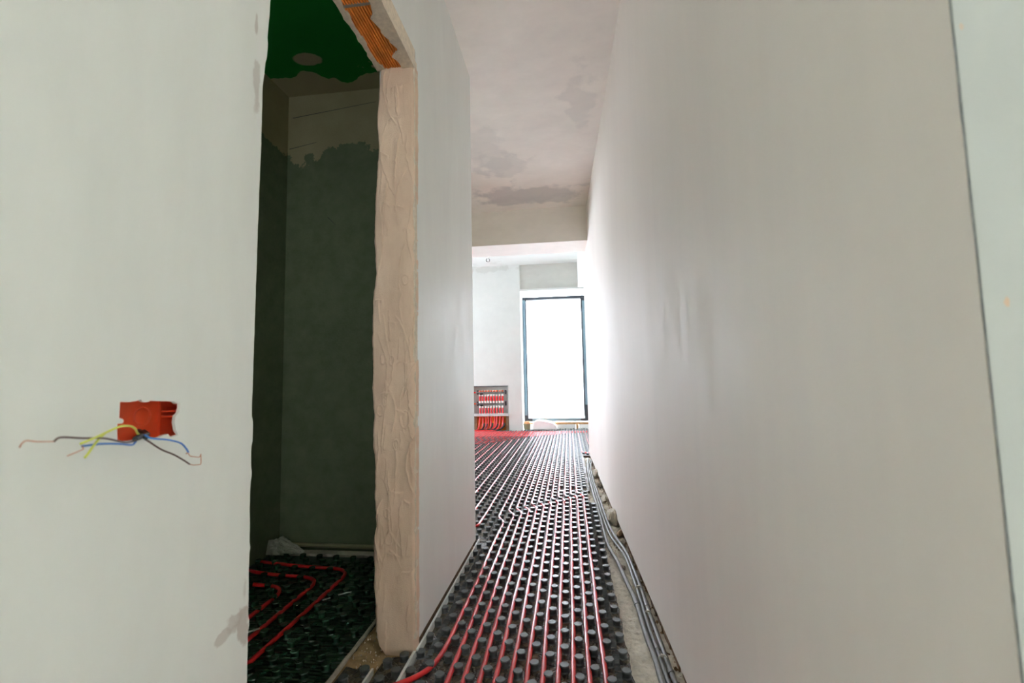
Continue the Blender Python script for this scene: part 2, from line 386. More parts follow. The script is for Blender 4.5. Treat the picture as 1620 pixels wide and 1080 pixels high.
for k in range(9):                                # round thumb-like dabs
    cx, cz, r = rg.uniform(-.685, -.575), rg.uniform(.2, 2.1), rg.uniform(.008, .018)
    q = np.hypot(Xg-cx, (Zg-cz)*.6)+.003*fbm(Xg*60, Zg*60, k+130, 2); D += .003*np.exp(-((q-r)/.0015)**2)
edge = np.minimum(Xg-left[:, None], right[:, None]-Xg); rnd = .014*np.clip(1-edge/.013, 0, 1)**2
botr = .012*np.clip(1-(Zg+.004)/.03, 0, 1)**2
Yg = DF-D+rnd+botr
vs = list(zip(Xg.ravel(), Yg.ravel(), Zg.ravel())); fs = [(r*NX+c, r*NX+c+1, (r+1)*NX+c+1, (r+1)*NX+c) for r in range(NZ-1) for c in range(NX-1)]
jb = MB().add(vs, fs); nb = len(jb.v)
bord = [r*NX for r in range(NZ)]+[(NZ-1)*NX+c for c in range(1, NX)]+[r*NX+NX-1 for r in range(NZ-2, -1, -1)]+[c for c in range(NX-2, 0, -1)]
back = [(jb.v[i][0], DF+.04, jb.v[i][2]) for i in bord]; jb.v += back
jb.f += [(bord[i], bord[(i+1) % len(bord)], nb+(i+1) % len(bord), nb+i) for i in range(len(bord))]
tag(jb.build('jamb_render', 'jamb', wall_left, 'all'), 'thick trowelled brown render on the door jamb')
# white skim lip along the corridor edge of the jamb
zs2 = list(np.linspace(.06, DH+.03, 200)); n2 = {z: float(fbm(np.array([z*30.]), np.array([4.3]), 33)[0]) for z in zs2}
edge_strip('plaster_edge', zs2, lambda z: DF+.03, lambda z: DF+.006+.006*n2[z], XL+.0008, XL-.008, 'crust')

# lintel: ribbed clay bricks, mortar joints, broken plaster patch
def ribbed(y0, y1):
    pr = []; x = -.689
    while x < -.57:
        pr += [(x, DH+.001), (x+.0056, DH+.001), (x+.0064, DH+.015), (x+.0090, DH+.015)]; x += .0096
    return MB().prism(pr+[(-.566, DH+.001), (-.566, DH+.075), (-.689, DH+.075)], 1, y0, y1)
for y0, y1 in ((1.293, 1.305), (1.007, 1.019)):
    MB().box(-.688, -.566, y0, y1, DH+.003, DH+.05).build('mortar_joint', 'mortar', wall_left)
for y0, y1 in ((1.306, 1.602), (1.02, 1.292), (.75, 1.006)):
    ribbed(y0, y1).build('brick', 'brick', wall_left)
MB().box(-.69, -.565, .75, 1.6, DH+.016, DH+.074).build('mortar_joint', 'mortar', wall_left)
def ragged(pts, z0, z1, mat, name):
    return MB().prism(pts, 2, z0, z1).build(name, mat, wall_left)
bnd = [(-.60,1.604),(-.603,1.565),(-.608,1.55),(-.617,1.535),(-.606,1.523),(-.598,1.517),(-.579,1.503),(-.583,1.492),(-.588,1.478),(-.596,1.462),(-.594,1.45),(-.603,1.432),(-.608,1.413),(-.604,1.399),(-.611,1.375),(-.618,1.352),(-.61,1.343),(-.602,1.334),(-.597,1.31),(-.591,1.29),(-.6,1.24),(-.585,1.18),(-.602,1.1),(-.59,1.02),(-.605,.94),(-.588,.85),(-.6,.74)]
ragged(bnd+[(XL+.001, .74), (XL+.001, 1.604)], DH-.004, DH+.07, 'crust', 'plaster_patch')
cr = []
for k in range(60):
    yy = 1.602-k*.0145; cr.append((-.683+.008*float(fbm(np.array([yy*40]), np.array([1.]), 41)[0])+(.012 if yy > 1.57 else 0), yy))
cr2 = [(-.703+.007*float(fbm(np.array([q[1]*34]), np.array([9.]), 43)[0]), q[1]) for q in cr][::-1]
ragged(cr+cr2, DH-.003, DH+.074, 'crust', 'plaster_patch')

# right wall, its near return and the grey strip drawn for the corner gap shade
e0, e1 = .437, 5.72
m = MB().prism([(XR(e0), e0), (XR(e1), e1), (XR(e1)+.15, e1), (XR(e0)+.15, e0)], 2, .022, H)
m.prism([(XR(e0)+.014, e0+.01), (XR(e1)+.014, e1-.01), (XR(e1)+.14, e1-.01), (XR(e0)+.14, e0+.01)], 2, -.03, .022)
wall_right = struct('wall_right', m, 'wall_r', 'smooth trowelled plaster wall along the conduit side of the corridor')
mm = MB()                                       # bare masonry under the plaster edge
for k in range(44):
    y0 = .6+k*.116; hgt = .05+.02*random.random(); mm.box(XR(y0)+.006+.006*random.random(), XR(y0)+.016, y0, y0+.112, -.03, hgt)
tag(mm.build('masonry_base', 'brown', wall_right), 'bare brown masonry under the plaster edge')
struct('wall_return', MB().box(XR(e0)+.0015, 1.69, e0-.002, e0+.14, -.03, H).box(2.85, 3.05, e0-.002, e0+.14, -.03, H).box(1.69, 2.85, e0-.002, e0+.14, -.03, .2).box(1.69, 2.85, e0-.002, e0+.14, 2.6, H), 'wall_return', 'pale wall return at the near corner of the corridor')
m = MB(); yb = e0-.0015
zs3 = np.linspace(0, H, 120)
m.tube([(XR(e0)+.0005+.0008*float(fbm(np.array([z*9]), np.array([2.]), 51)[0]), yb, z) for z in zs3], lambda i: .0006+.0009*abs(float(fbm(np.array([i*.5]), np.array([3.]), 52)[0])), 6)
struct('trim_3', m, 'bead', 'thin grey strip standing in for gap shade on the near wall corner', True)  # shade of the corner gap, built as a thin grey tube
# room behind the camera
struct('wall_back', MB().box(-.7, 3, -2.9, -2.75, -.03, H), 'wall_l', 'plastered wall behind the camera')
struct('wall_side', MB().box(2.9, 3.05, -2.9, .57, -.03, H), 'wall_l', 'plastered side wall of the room behind the camera')
w2 = struct('window_added_2', MB().box(1.69, 1.75, .5, .56, .2, 2.6).box(2.79, 2.85, .5, .56, .2, 2.6).box(1.75, 2.79, .5, .56, .2, .26).box(1.75, 2.79, .5, .56, 2.54, 2.6).box(2.24, 2.30, .5, .56, .26, 2.54), 'anth', 'unseen dark framed window added to light the room behind the camera')  # unseen window, sited and sized for the light it bounces
for a, b in ((1.75, 2.24), (2.30, 2.79)): MB().box(a, b, .527, .533, .26, 2.54).build('pane', 'glass', w2)

# dark side room
YB = 2.53
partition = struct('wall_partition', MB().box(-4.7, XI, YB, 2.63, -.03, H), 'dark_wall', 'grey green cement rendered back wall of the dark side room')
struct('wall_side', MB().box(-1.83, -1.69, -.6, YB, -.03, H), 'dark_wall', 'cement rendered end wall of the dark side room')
struct('wall_side', MB().box(-1.7, -1.45, -.75, -.6, -.03, H).box(-1.15, XI, -.75, -.6, -.03, H).box(-1.45, -1.15, -.75, -.6, -.03, 1.6).box(-1.45, -1.15, -.75, -.6, 1.9, H), 'dark_wall', 'near cement rendered wall of the dark side room with an added light opening')  # square hole added out of view to let light into the side room
for (a, b, lab) in (((-1.66, 2.60), (-1.12, 2.655), 0), ((-1.68, 2.40), (-1.5, 2.43), 0), ((-1.42, 1.95), (-1.37, 1.90), 1)):
    dv = Vector((b[0]-a[0], 0, b[1]-a[1])); nv = Vector((-dv.z, 0, dv.x)).normalized()*.0016
    pts = [(a[0]+nv.x, a[1]+nv.z), (a[0]-nv.x, a[1]-nv.z), (b[0]-nv.x*.4, b[1]-nv.z*.4), (b[0]+nv.x*.4, b[1]+nv.z*.4)]
    MB().prism(pts, 1, YB-.0012, YB+.002).build('scratch', 'blackrub', partition)
struct('ceiling', MB().box(-1.7, XI, -.6, YB, 2.74, 2.8), 'dark_ceil', 'dark green ceiling of the side room with a plastered margin')

# far room shell
WX0, WX1 = -.87, .95
m = MB()
m.box(-4.7, -3.55, 8.45, 9.0, -.03, 3.12).box(-2.35, -1.81, 8.45, 9.0, -.03, 3.12).box(-1.81, -1.125, 8.45, 9.0, .835, 3.12).box(-1.81, -1.125, 8.54, 9.0, -.03, .835)
m.box(-1.125, WX0, 8.45, 9.0, -.03, 3.12).box(-3.55, -2.35, 8.45, 9.0, 2.63, 3.12).box(-3.55, -2.35, 8.45, 9.0, -.03, .2).box(WX1, 1.4, 8.45, 9.0, -.03, 3.12)
wall_far = struct('wall_far', m, 'wall_far', 'white far wall with the manifold recess')
struct('trim_4', MB().box(WX0, WX1, 8.47, 9.0, 2.63, 3.12), 'soffit', 'grey rendered header box above the far window')
struct('trim_5', MB().box(WX0-.02, WX1, 8.44, 8.475, 2.605, 2.64), 'wall_far', 'thin white ledge under the grey header box')
struct('wall_side', MB().box(1.4, 1.55, 5.3, 9.0, -.03, 3.12), 'wall_far', 'white side wall at the window end of the far room')
struct('wall_side', MB().box(-4.85, -4.7, 2.5, 7.0, -.03, 3.12).box(-4.85, -4.7, 8.2, 9.0, -.03, 3.12).box(-4.85, -4.7, 7.0, 8.2, -.03, .2).box(-4.85, -4.7, 7.0, 8.2, 2.6, 3.12), 'wall_far', 'white outer side wall of the far room with an added glazing opening')
w4 = struct('window_added_4', MB().box(-4.8, -4.74, 7.0, 7.07, .2, 2.6).box(-4.8, -4.74, 8.13, 8.2, .2, 2.6).box(-4.8, -4.74, 7.07, 8.13, .2, .27).box(-4.8, -4.74, 7.07, 8.13, 2.53, 2.6).box(-4.8, -4.74, 7.57, 7.63, .27, 2.53), 'anth', 'unseen dark framed glazing added to brighten the far room')  # glazing invented out of view to brighten the far room
for a, b in ((7.07, 7.57), (7.63, 8.13)): MB().box(-4.773, -4.767, a, b, .27, 2.53).build('pane', 'glass', w4)
struct('wall_right', MB().box(XR(e1)+.13, 1.4, 5.3, 5.45, -.03, 3.12), 'wall_far', 'white wall closing the far room beside the corridor')
# window sill upstand: two pale blocks with wooden packers are separate things below

def window(name, x0, x1, z0, z1, y, label, cover):
    m = MB(); fr = .07
    w = struct(name, m.box(x0, x0+fr, y, y+.08, z0, z1).box(x1-fr, x1, y, y+.08, z0, z1).box(x0+fr, x1-fr, y, y+.08, z0, z0+fr).box(x0+fr, x1-fr, y, y+.08, z1-fr, z1), 'anth', label)
    return w
w1 = window('window_1', -.865, .95, .13, 2.555, 8.85, 'tall anthracite glazed door frame with protective film at the far end', True)
MB().box(.268, .425, 8.855, 8.925, .2, 2.485).build('mullion', 'anth', w1)
MB().box(-.795, .268, 8.885, 8.891, .2, 2.485).build('pane', 'glass', w1); MB().box(.425, .88, 8.885, 8.891, .2, 2.485).build('pane', 'glass', w1)
tag(MB().box(-.862, -.815, 8.845, 8.85, .25, 2.5).build('protective_tape', 'tape', w1), 'pale blue protective tape on the frame')
tag(MB().box(.298, .345, 8.848, 8.855, .44, 2.45).build('protective_tape', 'tape', w1), 'pale blue protective tape on the mullion')
tag(MB().box(-.72, .2, 8.842, 8.85, .135, .19).build('protective_tape', 'tape', w1), 'pale tape on the bottom rail')
# film sheet hanging over the pane, lower edge curling inwards
fs_, vs_ = [], []; nx, nzz = 30, 40
for j in range(nzz+1):
    for i in range(nx+1):
        u, v = i/nx, j/nzz; x = -.792+(1.055)*u; z = .19+(2.31)*v
        yy = 8.838-.012*math.exp(-v*18)-.004*math.sin(u*9+v*4)-.03*math.exp(-((1-u)*9)**2-v*14)
        vs_.append((x+(.02*math.exp(-v*20) if i == nx else 0), yy, z))
for j in range(nzz):
    for i in range(nx): a = j*(nx+1)+i; fs_.append((a, a+1, a+nx+2, a+nx+1))
tag(MB().add(vs_, fs_).build('protective_film', 'film', w1, 'all'), 'milky protective film hung over the pane')
w3 = window('window_added_3', -3.55, -2.35, .2, 2.63, 8.85, 'unseen second window added to brighten the far room', False)  # extra window beyond the view, put in to overexpose the far room
MB().box(-3.48, -2.42, 8.885, 8.891, .27, 2.56).build('pane', 'glass', w3)

# outside: terrace slab, parapet and a pale building
tag(MB().box(-6, 4, 9.0, 11.2, -.25, -.1).build('terrace_slab', 'facade'), 'pale terrace slab outside the far window', 'terrace', None, 'structure')
b = thing('apartment_building', 'pale apartment building seen hazily through the filmed window', 'building')
MB().box(-9, 9, 21.0, 27, -9, 4.2).build('wall', 'facade', b)
for r in range(3):
    for c in range(9):
        x = -5.2+c*1.25; z = -2.0+r*1.9
        MB().box(x, x+.62, 20.95, 21.02, z, z+1.1).build('window', 'pane', b)
tag(MB().prism([(.02, -.1), (.1, -.1), (.29, 1.35), (.23, 1.35)], 1, 9.35, 9.42).build('leaning_board', 'facade'), 'pale board leaning outside the filmed window', 'board')

# ------------------------------------------------------------------ dimpled heating panels
PX, PY = .0492, .1025
n10 = 10
sp = [(.0168, 0), (.0142, .004), (.0158, .0175), (.0167, .0195), (.0148, .0226)]
def stud_mb(p=(0, 0, 0)): return MB().lathe(p, sp, n10)
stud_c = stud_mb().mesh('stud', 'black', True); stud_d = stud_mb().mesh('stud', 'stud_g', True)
def lattice(x0, x1, y0, y1):
    out = []
    for i in range(-4, 70):
        x = .105-PX*i
        if not x0 <= x <= x1: continue
        for j in range(-10, 90):
            y = 1.62+PY*j+(PY/2 if i % 2 else 0)-.05*x
            if y0 <= y <= y1: out.append((x, y))
    return out
def panel(name, label, poly, studs, parts, sheet='sheet', stud=stud_c, top=0.0):
    root = thing(name, label, 'heating mat', None)
    MB().prism(poly, 2, -.03, top).build('sheet', sheet, root)
    studs = sorted(studs, key=lambda p: p[0]**2+p[1]**2)
    for p in studs[:parts]: link('stud', stud, root, (p[0], p[1], top))
    rest = studs[parts:]
    if rest:
        m = MB()
        for p in rest: m.lathe((p[0], p[1], top), sp[:1]+sp[3:], 8)
        o = m.build('stud_field', stud.materials[0], root, True); o['kind'] = 'stuff'
    return root
def jag(x, y0, y1, amp, step=.017, seed=0):
    rg = random.Random(seed); n = int(abs(y1-y0)/step)
    return [(x+rg.uniform(-amp, amp), y0+(y1-y0)*k/n) for k in range(n+1)]
# corridor: main panel, foot strip at the wall, seam strip by the conduits
Y0, YS = .5, 3.98
panel('dimpled_heating_mat', 'black dimpled underfloor heating panel filling the corridor floor',
      [(-.508, Y0)]+jag(.128, Y0, 3.98, .004, .02, 4)+[(-.508, YS)], lattice(-.49, .12, 1.36, 3.95), 300)
panel('dimpled_heating_mat', 'narrow dimpled panel strip beside the grey conduits',
      [(.13, Y0)]+jag(.174, Y0, 3.62, .005, .02, 8)+[(.13, 3.62)], lattice(.14, .17, 1.3, 3.6), 60, top=-.001)
panel('dimpled_heating_mat', 'narrow dimpled panel strip along the foot of the white wall',
      [(-.545, 1.0), (-.51, 1.0), (-.51, 2.72), (-.545, 2.72)], [(x-.003, y+.01) for x, y in lattice(-.55, -.5, 1.36, 2.7)], 60, top=-.001)
panel('dimpled_heating_mat', 'wide dimpled heating panel covering the far room floor',
      [(-4.2, 3.985), (.148, 3.985), (.148, 5.74), (1.3, 5.74), (1.3, 8.42), (.94, 8.42), (.94, 8.68), (-.86, 8.68), (-.86, 8.42), (-4.2, 8.42)], [p for p in lattice(-2.6, .14, 3.99, 8.38) if p[0] > -.42*p[1]+.15]+lattice(.14, .5, 5.8, 8.38)+lattice(-.84, .5, 8.4, 8.64), 0)
panel('dimpled_heating_mat', 'dimpled panel behind the wall end where the corridor widens',
      [(-4.2, 2.73), (-.512, 2.73), (-.512, 3.98), (-4.2, 3.98)], [p for p in lattice(-1.1, -.515, 2.75, 3.97)], 100)
# foil welts along the two seams (raised torn film)
for x, ya, yb_, lab in ((.129, 1.0, 3.6, 'torn film welt along the seam by the conduits'), (-.509, 1.0, 2.6, 'torn film welt along the seam by the white wall')):
    m = MB(); rg = random.Random(int(1000*abs(x)))
    y = ya
    while y < yb_:
        m.add([(x-.012, y, .001), (x+.012, y+rg.uniform(-.003, .003), .001), (x+.008, y+.006, .002+rg.uniform(.002, .006)), (x-.008, y+.004, .003+rg.uniform(.001, .005))], [(0, 1, 2, 3)])
        y += rg.uniform(.008, .018)
    tag(m.build('film_welt', 'black'), lab, 'film', None, 'stuff')
# white edge foam against the wall foot, through the doorway
tag(MB().box(-.562, -.5535, .9, 1.6, -.03, .022).box(-.553, -.546, 1.6, 2.7, -.03, .026).build('edge_foam', 'foam'), 'thin white edge foam strip between corridor panel and wall foot', 'edge strip')

# ------------------------------------------------------------------ red heating pipes
ORD = ['first', 'second', 'third', 'fourth', 'fifth', 'sixth', 'seventh', 'eighth', 'ninth', 'tenth', 'eleventh', 'twelfth']
tx = [-1.41, -1.195, -.985, -.82, -.64, -.34, -.03, .24]; ty = [6.58, 6.78, 6.98, 7.23, 7.5, 7.7, 7.95, 8.07]
PZ = .0105
def wig(pts, amp=.0014, seed=0):
    return [(p[0]+amp*math.sin(p[1]*9+seed*1.7), p[1], p[2]) for p in pts]
def straight(x, y0, y1, step=.12):
    n = max(2, int(abs(y1-y0)/step)); return [(x, y0+(y1-y0)*k/n, PZ) for k in range(n+1)]
for k in range(12):
    x = .086-PX*k; xs = x-PX
    yj = np.interp(x, [-.456, -.407, -.111, .09], [3.03, 3.19, 3.55, 3.74]); yt = float(np.interp(xs, tx, ty))
    if k == 11:
        a = smooth_line([(-.80, 1.30, PZ), (-.66, 1.375, PZ+.004), (-.54, 1.445, PZ+.006), (-.482, 1.535, PZ), (-.462, 1.66, PZ), (-.457, 1.85, PZ)], 5)
        a += straight(x, 1.95, yj)
    else: a = straight(x, .6, yj)
    a = wig(a, .0014, k)
    a += bend([(x, yj-.02, PZ), (x, yj+.03, PZ), (xs, yj+.13, PZ), (xs, yj+.25, PZ)], .06)
    a += wig(straight(xs, yj+.3, yt-.12), .001, k)
    a += bend([(xs, yt-.1, PZ), (xs, yt, PZ), (xs-.15, yt, PZ)], .06)
    a += [(-2.9, yt, PZ)]
    lab = 'red heating pipe, %s from the conduit side of the corridor floor' % ORD[k] if k < 11 else 'red heating pipe nearest the white wall, bending through the doorway'
    tag(MB().tube(a, .0086, 8).build('heating_pipe', 'pipe', None, 'all'), lab, 'pipe', 'red heating pipes along the corridor')
for k in range(9):
    x = -.607-.0984*k; yt = float(np.interp(x, tx, ty)) if x > -1.41 else 6.58+(x+1.41)*.95
    if k == 0: a = bend([(-1.6, 2.94, PZ), (-.64, 2.955, PZ), (-.612, 2.99, PZ), (-.605, 3.3, PZ)], .05)
    else: a = bend([(-1.9, 2.94-.0, PZ), (x, 2.94+.1*k, PZ), (x, 3.3+.1*k, PZ)], .06)
    a += bend([(x, 3.5+.1*k, PZ), (x, yt, PZ), (x-.2, yt, PZ)], .06)+[(-2.9, yt, PZ)]
    tag(MB().tube(a, .0086, 8).build('heating_pipe', 'pipe', None, 'all'), 'red heating pipe in the far room, %s beyond the corridor run' % ORD[k], 'pipe', 'red heating pipes of the far room')
a = bend([(.42, 5.9, PZ), (.23, 5.84, PZ+.004), (.14, 5.92, PZ), (.135, 6.3, PZ), (.13, 8.03, PZ), (-.2, 8.03, PZ)], .07)+[(-2.9, 8.03, PZ)]
tag(MB().tube(a, .0086, 8).build('heating_pipe', 'pipe', None, 'all'), 'red heating pipe turning behind the end of the conduit wall', 'pipe')
for k in range(4):
    y = 8.075+.05*k
    tag(MB().tube(bend([(.45, 6.2, PZ), (.25+.05*k, 6.6, PZ), (.25+.05*k, y, PZ), (0, y, PZ)], .06)+[(-2.9, y, PZ)], .0086, 8).build('heating_pipe', 'pipe', None, 'all'), 'red heating pipe running along the far wall, %s in front of the window' % ORD[3-k], 'pipe', 'red heating pipes under the window')

# ------------------------------------------------------------------ conduit trench
m = MB(); NXs, NYs = 40, 1100
ys = np.linspace(.9, 5.7, NYs); ui = np.linspace(0, 1, NXs)
XG = .13+(XR(ys)+.02-.13)[:, None]*ui[None, :]; YG = np.repeat(ys[:, None], NXs, 1)
ZG = -.022+.010*fbm(XG*55, YG*45, 61, 3)+.007*np.clip(fbm(XG*150, YG*120, 65, 2), -.2, 1)
vs = list(zip(XG.ravel(), YG.ravel(), ZG.ravel())); fs = [(j*NXs+i, j*NXs+i+1, (j+1)*NXs+i+1, (j+1)*NXs+i) for j in range(NYs-1) for i in range(NXs-1)]
tag(m.add(vs, fs).build('floor_screed', 'screed', None, 'all'), 'rough pale screed showing beside the conduits', 'floor', None, 'structure')
CA = [(.20,5.6),(.172,5.09),(.165,4.55),(.17,4.047),(.182,3.611),(.187,3.206),(.192,2.768),(.222,2.505),(.241,2.262),(.257,2.076),(.258,1.838),(.265,1.676),(.264,1.565),(.27,1.2),(.28,.7)]
CB = [(.245,5.56),(.22,5.458),(.186,5.073),(.181,4.531),(.19,4.028),(.2,3.592),(.207,3.187),(.225,2.857),(.27,2.576),(.277,2.268),(.278,2.056),(.277,1.868),(.28,1.756),(.283,1.575),(.295,1.2),(.305,.7)]
CC = [(.25,5.52),(.232,5.417),(.204,4.968),(.199,4.42),(.21,3.941),(.219,3.558),(.228,3.161),(.248,2.884),(.283,2.621),(.294,2.318),(.297,2.131),(.297,1.954),(.3,1.793),(.302,1.631),(.304,1.546),(.315,1.2),(.325,.7)]
def conduit(pts, z, r, label, couplers):
    root = thing('electrical_conduit', label, 'conduit', 'grey conduits beside the corridor panels')
    L = smooth_line([(x, y, z+.004*math.sin(y*3)) for x, y in pts], 5)
    MB().tube(L, r, 10).build('tube', 'conduit', root, 'all')
    for yc in couplers:
        i = min(range(len(L)), key=lambda q: abs(L[q].y-yc)); MB().tube([L[i-1].lerp(L[i], .4), L[i], L[i].lerp(L[i+1], .6)], r*1.22, 10).build('coupler', 'conduit', root, True)
conduit(CA, -.009, .0105, 'thick grey conduit nearest the dimpled panels', (2.07,))
conduit(CB, -.008, .0075, 'middle grey conduit in the wall foot trench', (1.75,))
conduit(CC, -.007, .0085, 'grey conduit closest to the plaster wall foot', (2.05, 1.62))
for i, (x, y, w_, lab) in enumerate(((.286, 2.2, .03, 'white cable tie round the conduits nearest the thick coupler'), (.29, 1.98, .022, 'small white clip on the conduits below the cable tie'), (.288, 1.68, .024, 'white clip at the near end of the conduits'))):
    m = MB(); pts = [(x+w_*.6*math.cos(a), y+.003*math.sin(a), -.008+.0125*math.sin(a)) for a in np.linspace(0, 2*math.pi, 16)]
    tag(m.tube(pts, .0022, 6).box(x-.006, x+.004, y-.005, y+.004, .001, .008).build('cable_tie', 'tie', None, True), lab, 'cable tie')
def rock(name, c, r, mat, label, seed, group=None):
    bm = bmesh.new(); bmesh.ops.create_icosphere(bm, subdivisions=3, radius=1)
    rg = random.Random(seed); pl = [(Vector((rg.gauss(0, 1), rg.gauss(0, 1), rg.gauss(0, 1))).normalized(), rg.uniform(.55, .85)) for _ in range(9)]
    for v in bm.verts:
        for nrm, d in pl:
            q = v.co.dot(nrm)
            if q > d: v.co -= nrm*(q-d)
        v.co *= 1+.05*math.sin(v.co.x*9+seed)*math.sin(v.co.y*8)
        v.co = Vector((v.co.x*r[0], v.co.y*r[1], v.co.z*r[2]))
    me = bpy.data.meshes.new(name); bm.to_mesh(me); bm.free(); me.materials.append(M[mat])
    o = link(name, me, None, (c[0], c[1], c[2])); return tag(o, label, 'rubble', group)
rock('rubble_stone', (.243, 4.62, .012), (.035, .13, .045), 'stone', 'long pale rubble lump at the far end of the trench', 1)
rock('rubble_stone', (.245, 4.22, -.005), (.026, .07, .026), 'stone_d', 'dark rounded rubble stone behind the conduits', 2)
rock('rubble_stone', (.262, 3.22, .015), (.036, .15, .05), 'stone', 'large pale broken mortar lump against the wall foot', 3)
rock('rubble_stone', (.283, 2.93, -.003), (.022, .05, .026), 'brown', 'brown brick fragment beside the large mortar lump', 4)
rock('rubble_stone', (.286, 2.78, -.008), (.017, .04, .02), 'stone_d', 'small grey rubble stone nearest the brown fragment', 5)
rock('rubble_stone', (.248, 3.75, -.008), (.026, .12, .02), 'stone', 'flat mortar flake between the two pale lumps', 6)
rock('rubble_stone', (.222, 2.62, -.014), (.014, .03, .012), 'stone', 'small pale pebble between the splitting conduits', 7)
rock('rubble_stone', (.247, 2.45, -.014), (.012, .026, .012), 'stone_d', 'small dark pebble just below the splitting conduits', 8)
m = MB(); rg = random.Random(3)
for k in range(420):
    y = rg.uniform(1.3, 5.4); x = rg.uniform(.19 if y > 2.6 else .285, XR(y)+.012); r = rg.uniform(.003, .011)
    q = [(x+r*rg.uniform(.6, 1)*a, y+1.6*r*rg.uniform(.6, 1)*b, -.022+r*rg.uniform(.6, 1)*c) for a, b, c in ((1, 0, 0), (0, 1, 0), (-1, 0, 0), (0, -1, 0), (0, 0, 1), (0, 0, -1))]
    m.add(q, [(0, 1, 4), (1, 2, 4), (2, 3, 4), (3, 0, 4), (1, 0, 5), (2, 1, 5), (3, 2, 5), (0, 3, 5)])
tag(m.build('rubble_crumbs', 'brown'), 'brown crumbs and mortar bits along the wall foot', 'debris', None, 'stuff')

# ------------------------------------------------------------------ junction box and wires in the left wall
jbx = thing('junction_box', 'red plastic junction box sunk in the white plaster', 'junction box')
bx0, bx1, by0, by1, bz0, bz1 = -.597, -.5595, .492, .648, .869, .943
m = MB().box(bx0-.002, bx0, by0, by1, bz0, bz1).box(bx0, bx1, by0, by0+.003, bz0, bz1).box(bx0, bx1, by1-.003, by1, bz0, bz1).box(bx0, bx1, by0, by1, bz0, bz0+.003).box(bx0, bx1, by0, by1, bz1-.003, bz1)
m.build('box_shell', 'red_plastic', jbx)
MB().tube([(bx0+.001, .576+.0125*math.cos(a), .909+.013*math.sin(a)) for a in np.linspace(0, 2*math.pi, 25)], .0012, 6, False).build('knockout_ring', 'red_plastic', jbx, True)
MB().lathe((bx0, .576, .909), [(.0105, 0), (.0105, .0012), (.009, .0018)], 20, 0).build('knockout_disc', 'red_plastic', jbx, True)
MB().box(bx0, bx0+.004, .602, .6035, bz0, bz1).build('rib', 'red_plastic', jbx); MB().box(bx0, bx1-.006, .6035, .645, .9125, .9145).build('rib', 'red_plastic', jbx)
MB().box(bx0, bx1-.006, .6035, .645, .905, .907).build('rib', 'red_plastic', jbx)
MB().lathe((bx0, .632, .931), [(.010, 0), (.010, .03), (.007, .032)], 16, 0).build('screw_post', 'red_plastic', jbx, True); MB().lathe((bx0, .503, .882), [(.010, 0), (.010, .036), (.007, .038)], 16, 0).build('screw_post', 'red_plastic', jbx, True)
W = {
'green': [(-.564,.548,.884),(-.544,.521,.891),(-.534,.508,.898),(-.528,.495,.903),(-.524,.479,.904),(-.518,.459,.9),(-.512,.441,.896),(-.508,.423,.892)],
'green2': [(-.521,.467,.9015),(-.52,.461,.9),(-.52,.454,.895),(-.518,.445,.887),(-.516,.439,.881),(-.514,.433,.876)],
'brownL': [(-.564,.548,.884),(-.544,.525,.884),(-.534,.501,.883),(-.528,.484,.886),(-.521,.459,.893),(-.514,.429,.897),(-.508,.404,.901),(-.506,.396,.898)],
'brownLtip': [(-.506,.396,.898),(-.502,.379,.9),(-.499,.367,.903),(-.498,.363,.9),(-.498,.362,.897)],
'blueL': [(-.564,.548,.885),(-.544,.522,.886),(-.54,.514,.881),(-.536,.506,.879),(-.53,.486,.883),(-.524,.458,.887),(-.518,.433,.888)],
'blueLtip': [(-.518,.433,.888),(-.517,.434,.885),(-.514,.424,.883),(-.512,.414,.881)],
'blueR': [(-.564,.544,.886),(-.546,.532,.888),(-.54,.537,.883),(-.534,.554,.879),(-.532,.573,.872),(-.532,.583,.863),(-.533,.588,.857)],
'blueRtip': [(-.533,.588,.857),(-.532,.582,.855),(-.533,.587,.8575),(-.534,.592,.851),(-.536,.612,.846),(-.538,.616,.85)],
'brownR': [(-.564,.546,.885),(-.546,.534,.882),(-.54,.535,.878),(-.535,.547,.867),(-.532,.563,.858),(-.532,.579,.848),(-.534,.592,.84)],
'brownRtip': [(-.534,.592,.84),(-.536,.601,.837),(-.538,.617,.835),(-.538,.616,.85)],
'sheathA': [(-.6,.575,.889),(-.564,.551,.886),(-.548,.529,.887),(-.54,.514,.885)],
'sheathB': [(-.6,.583,.887),(-.566,.556,.886),(-.55,.535,.887),(-.544,.534,.884)]}
def wire(key, mat, root, r=.0011, tip=None, label=None):
    o = MB().tube(smooth_line(W[key], 6), r, 8).build('wire', mat, root, 'all'); o['label'] = label
    if tip: tag(MB().tube(bend(W[tip], .003, 3), .0006, 6).build('copper_tip', 'bare', o, 'all'), 'bare copper tip')
ca = thing('electrical_cable', 'cable with long yellow green, brown and blue wires hanging from the red box', 'cable')
MB().tube(smooth_line(W['sheathA'], 6), .0032, 10).build('sheath', 'sheath', ca, True)
wire('green', 'wire_g', ca, .0013, None, 'yellow green earth wire'); wire('green2', 'wire_g', ca, .0012, None, 'short yellow green wire end')
wire('brownL', 'wire_br', ca, .0011, 'brownLtip', 'brown wire'); wire('blueL', 'wire_bl', ca, .0012, 'blueLtip', 'blue wire')
cb = thing('electrical_cable', 'cable with short blue and brown wires twisted at the bare ends', 'cable')
MB().tube(smooth_line(W['sheathB'], 6), .003, 10).build('sheath', 'sheath', cb, True)
wire('blueR', 'wire_bl', cb, .0012, 'blueRtip', 'blue wire'); wire('brownR', 'wire_br', cb, .0011, 'brownRtip', 'brown wire')

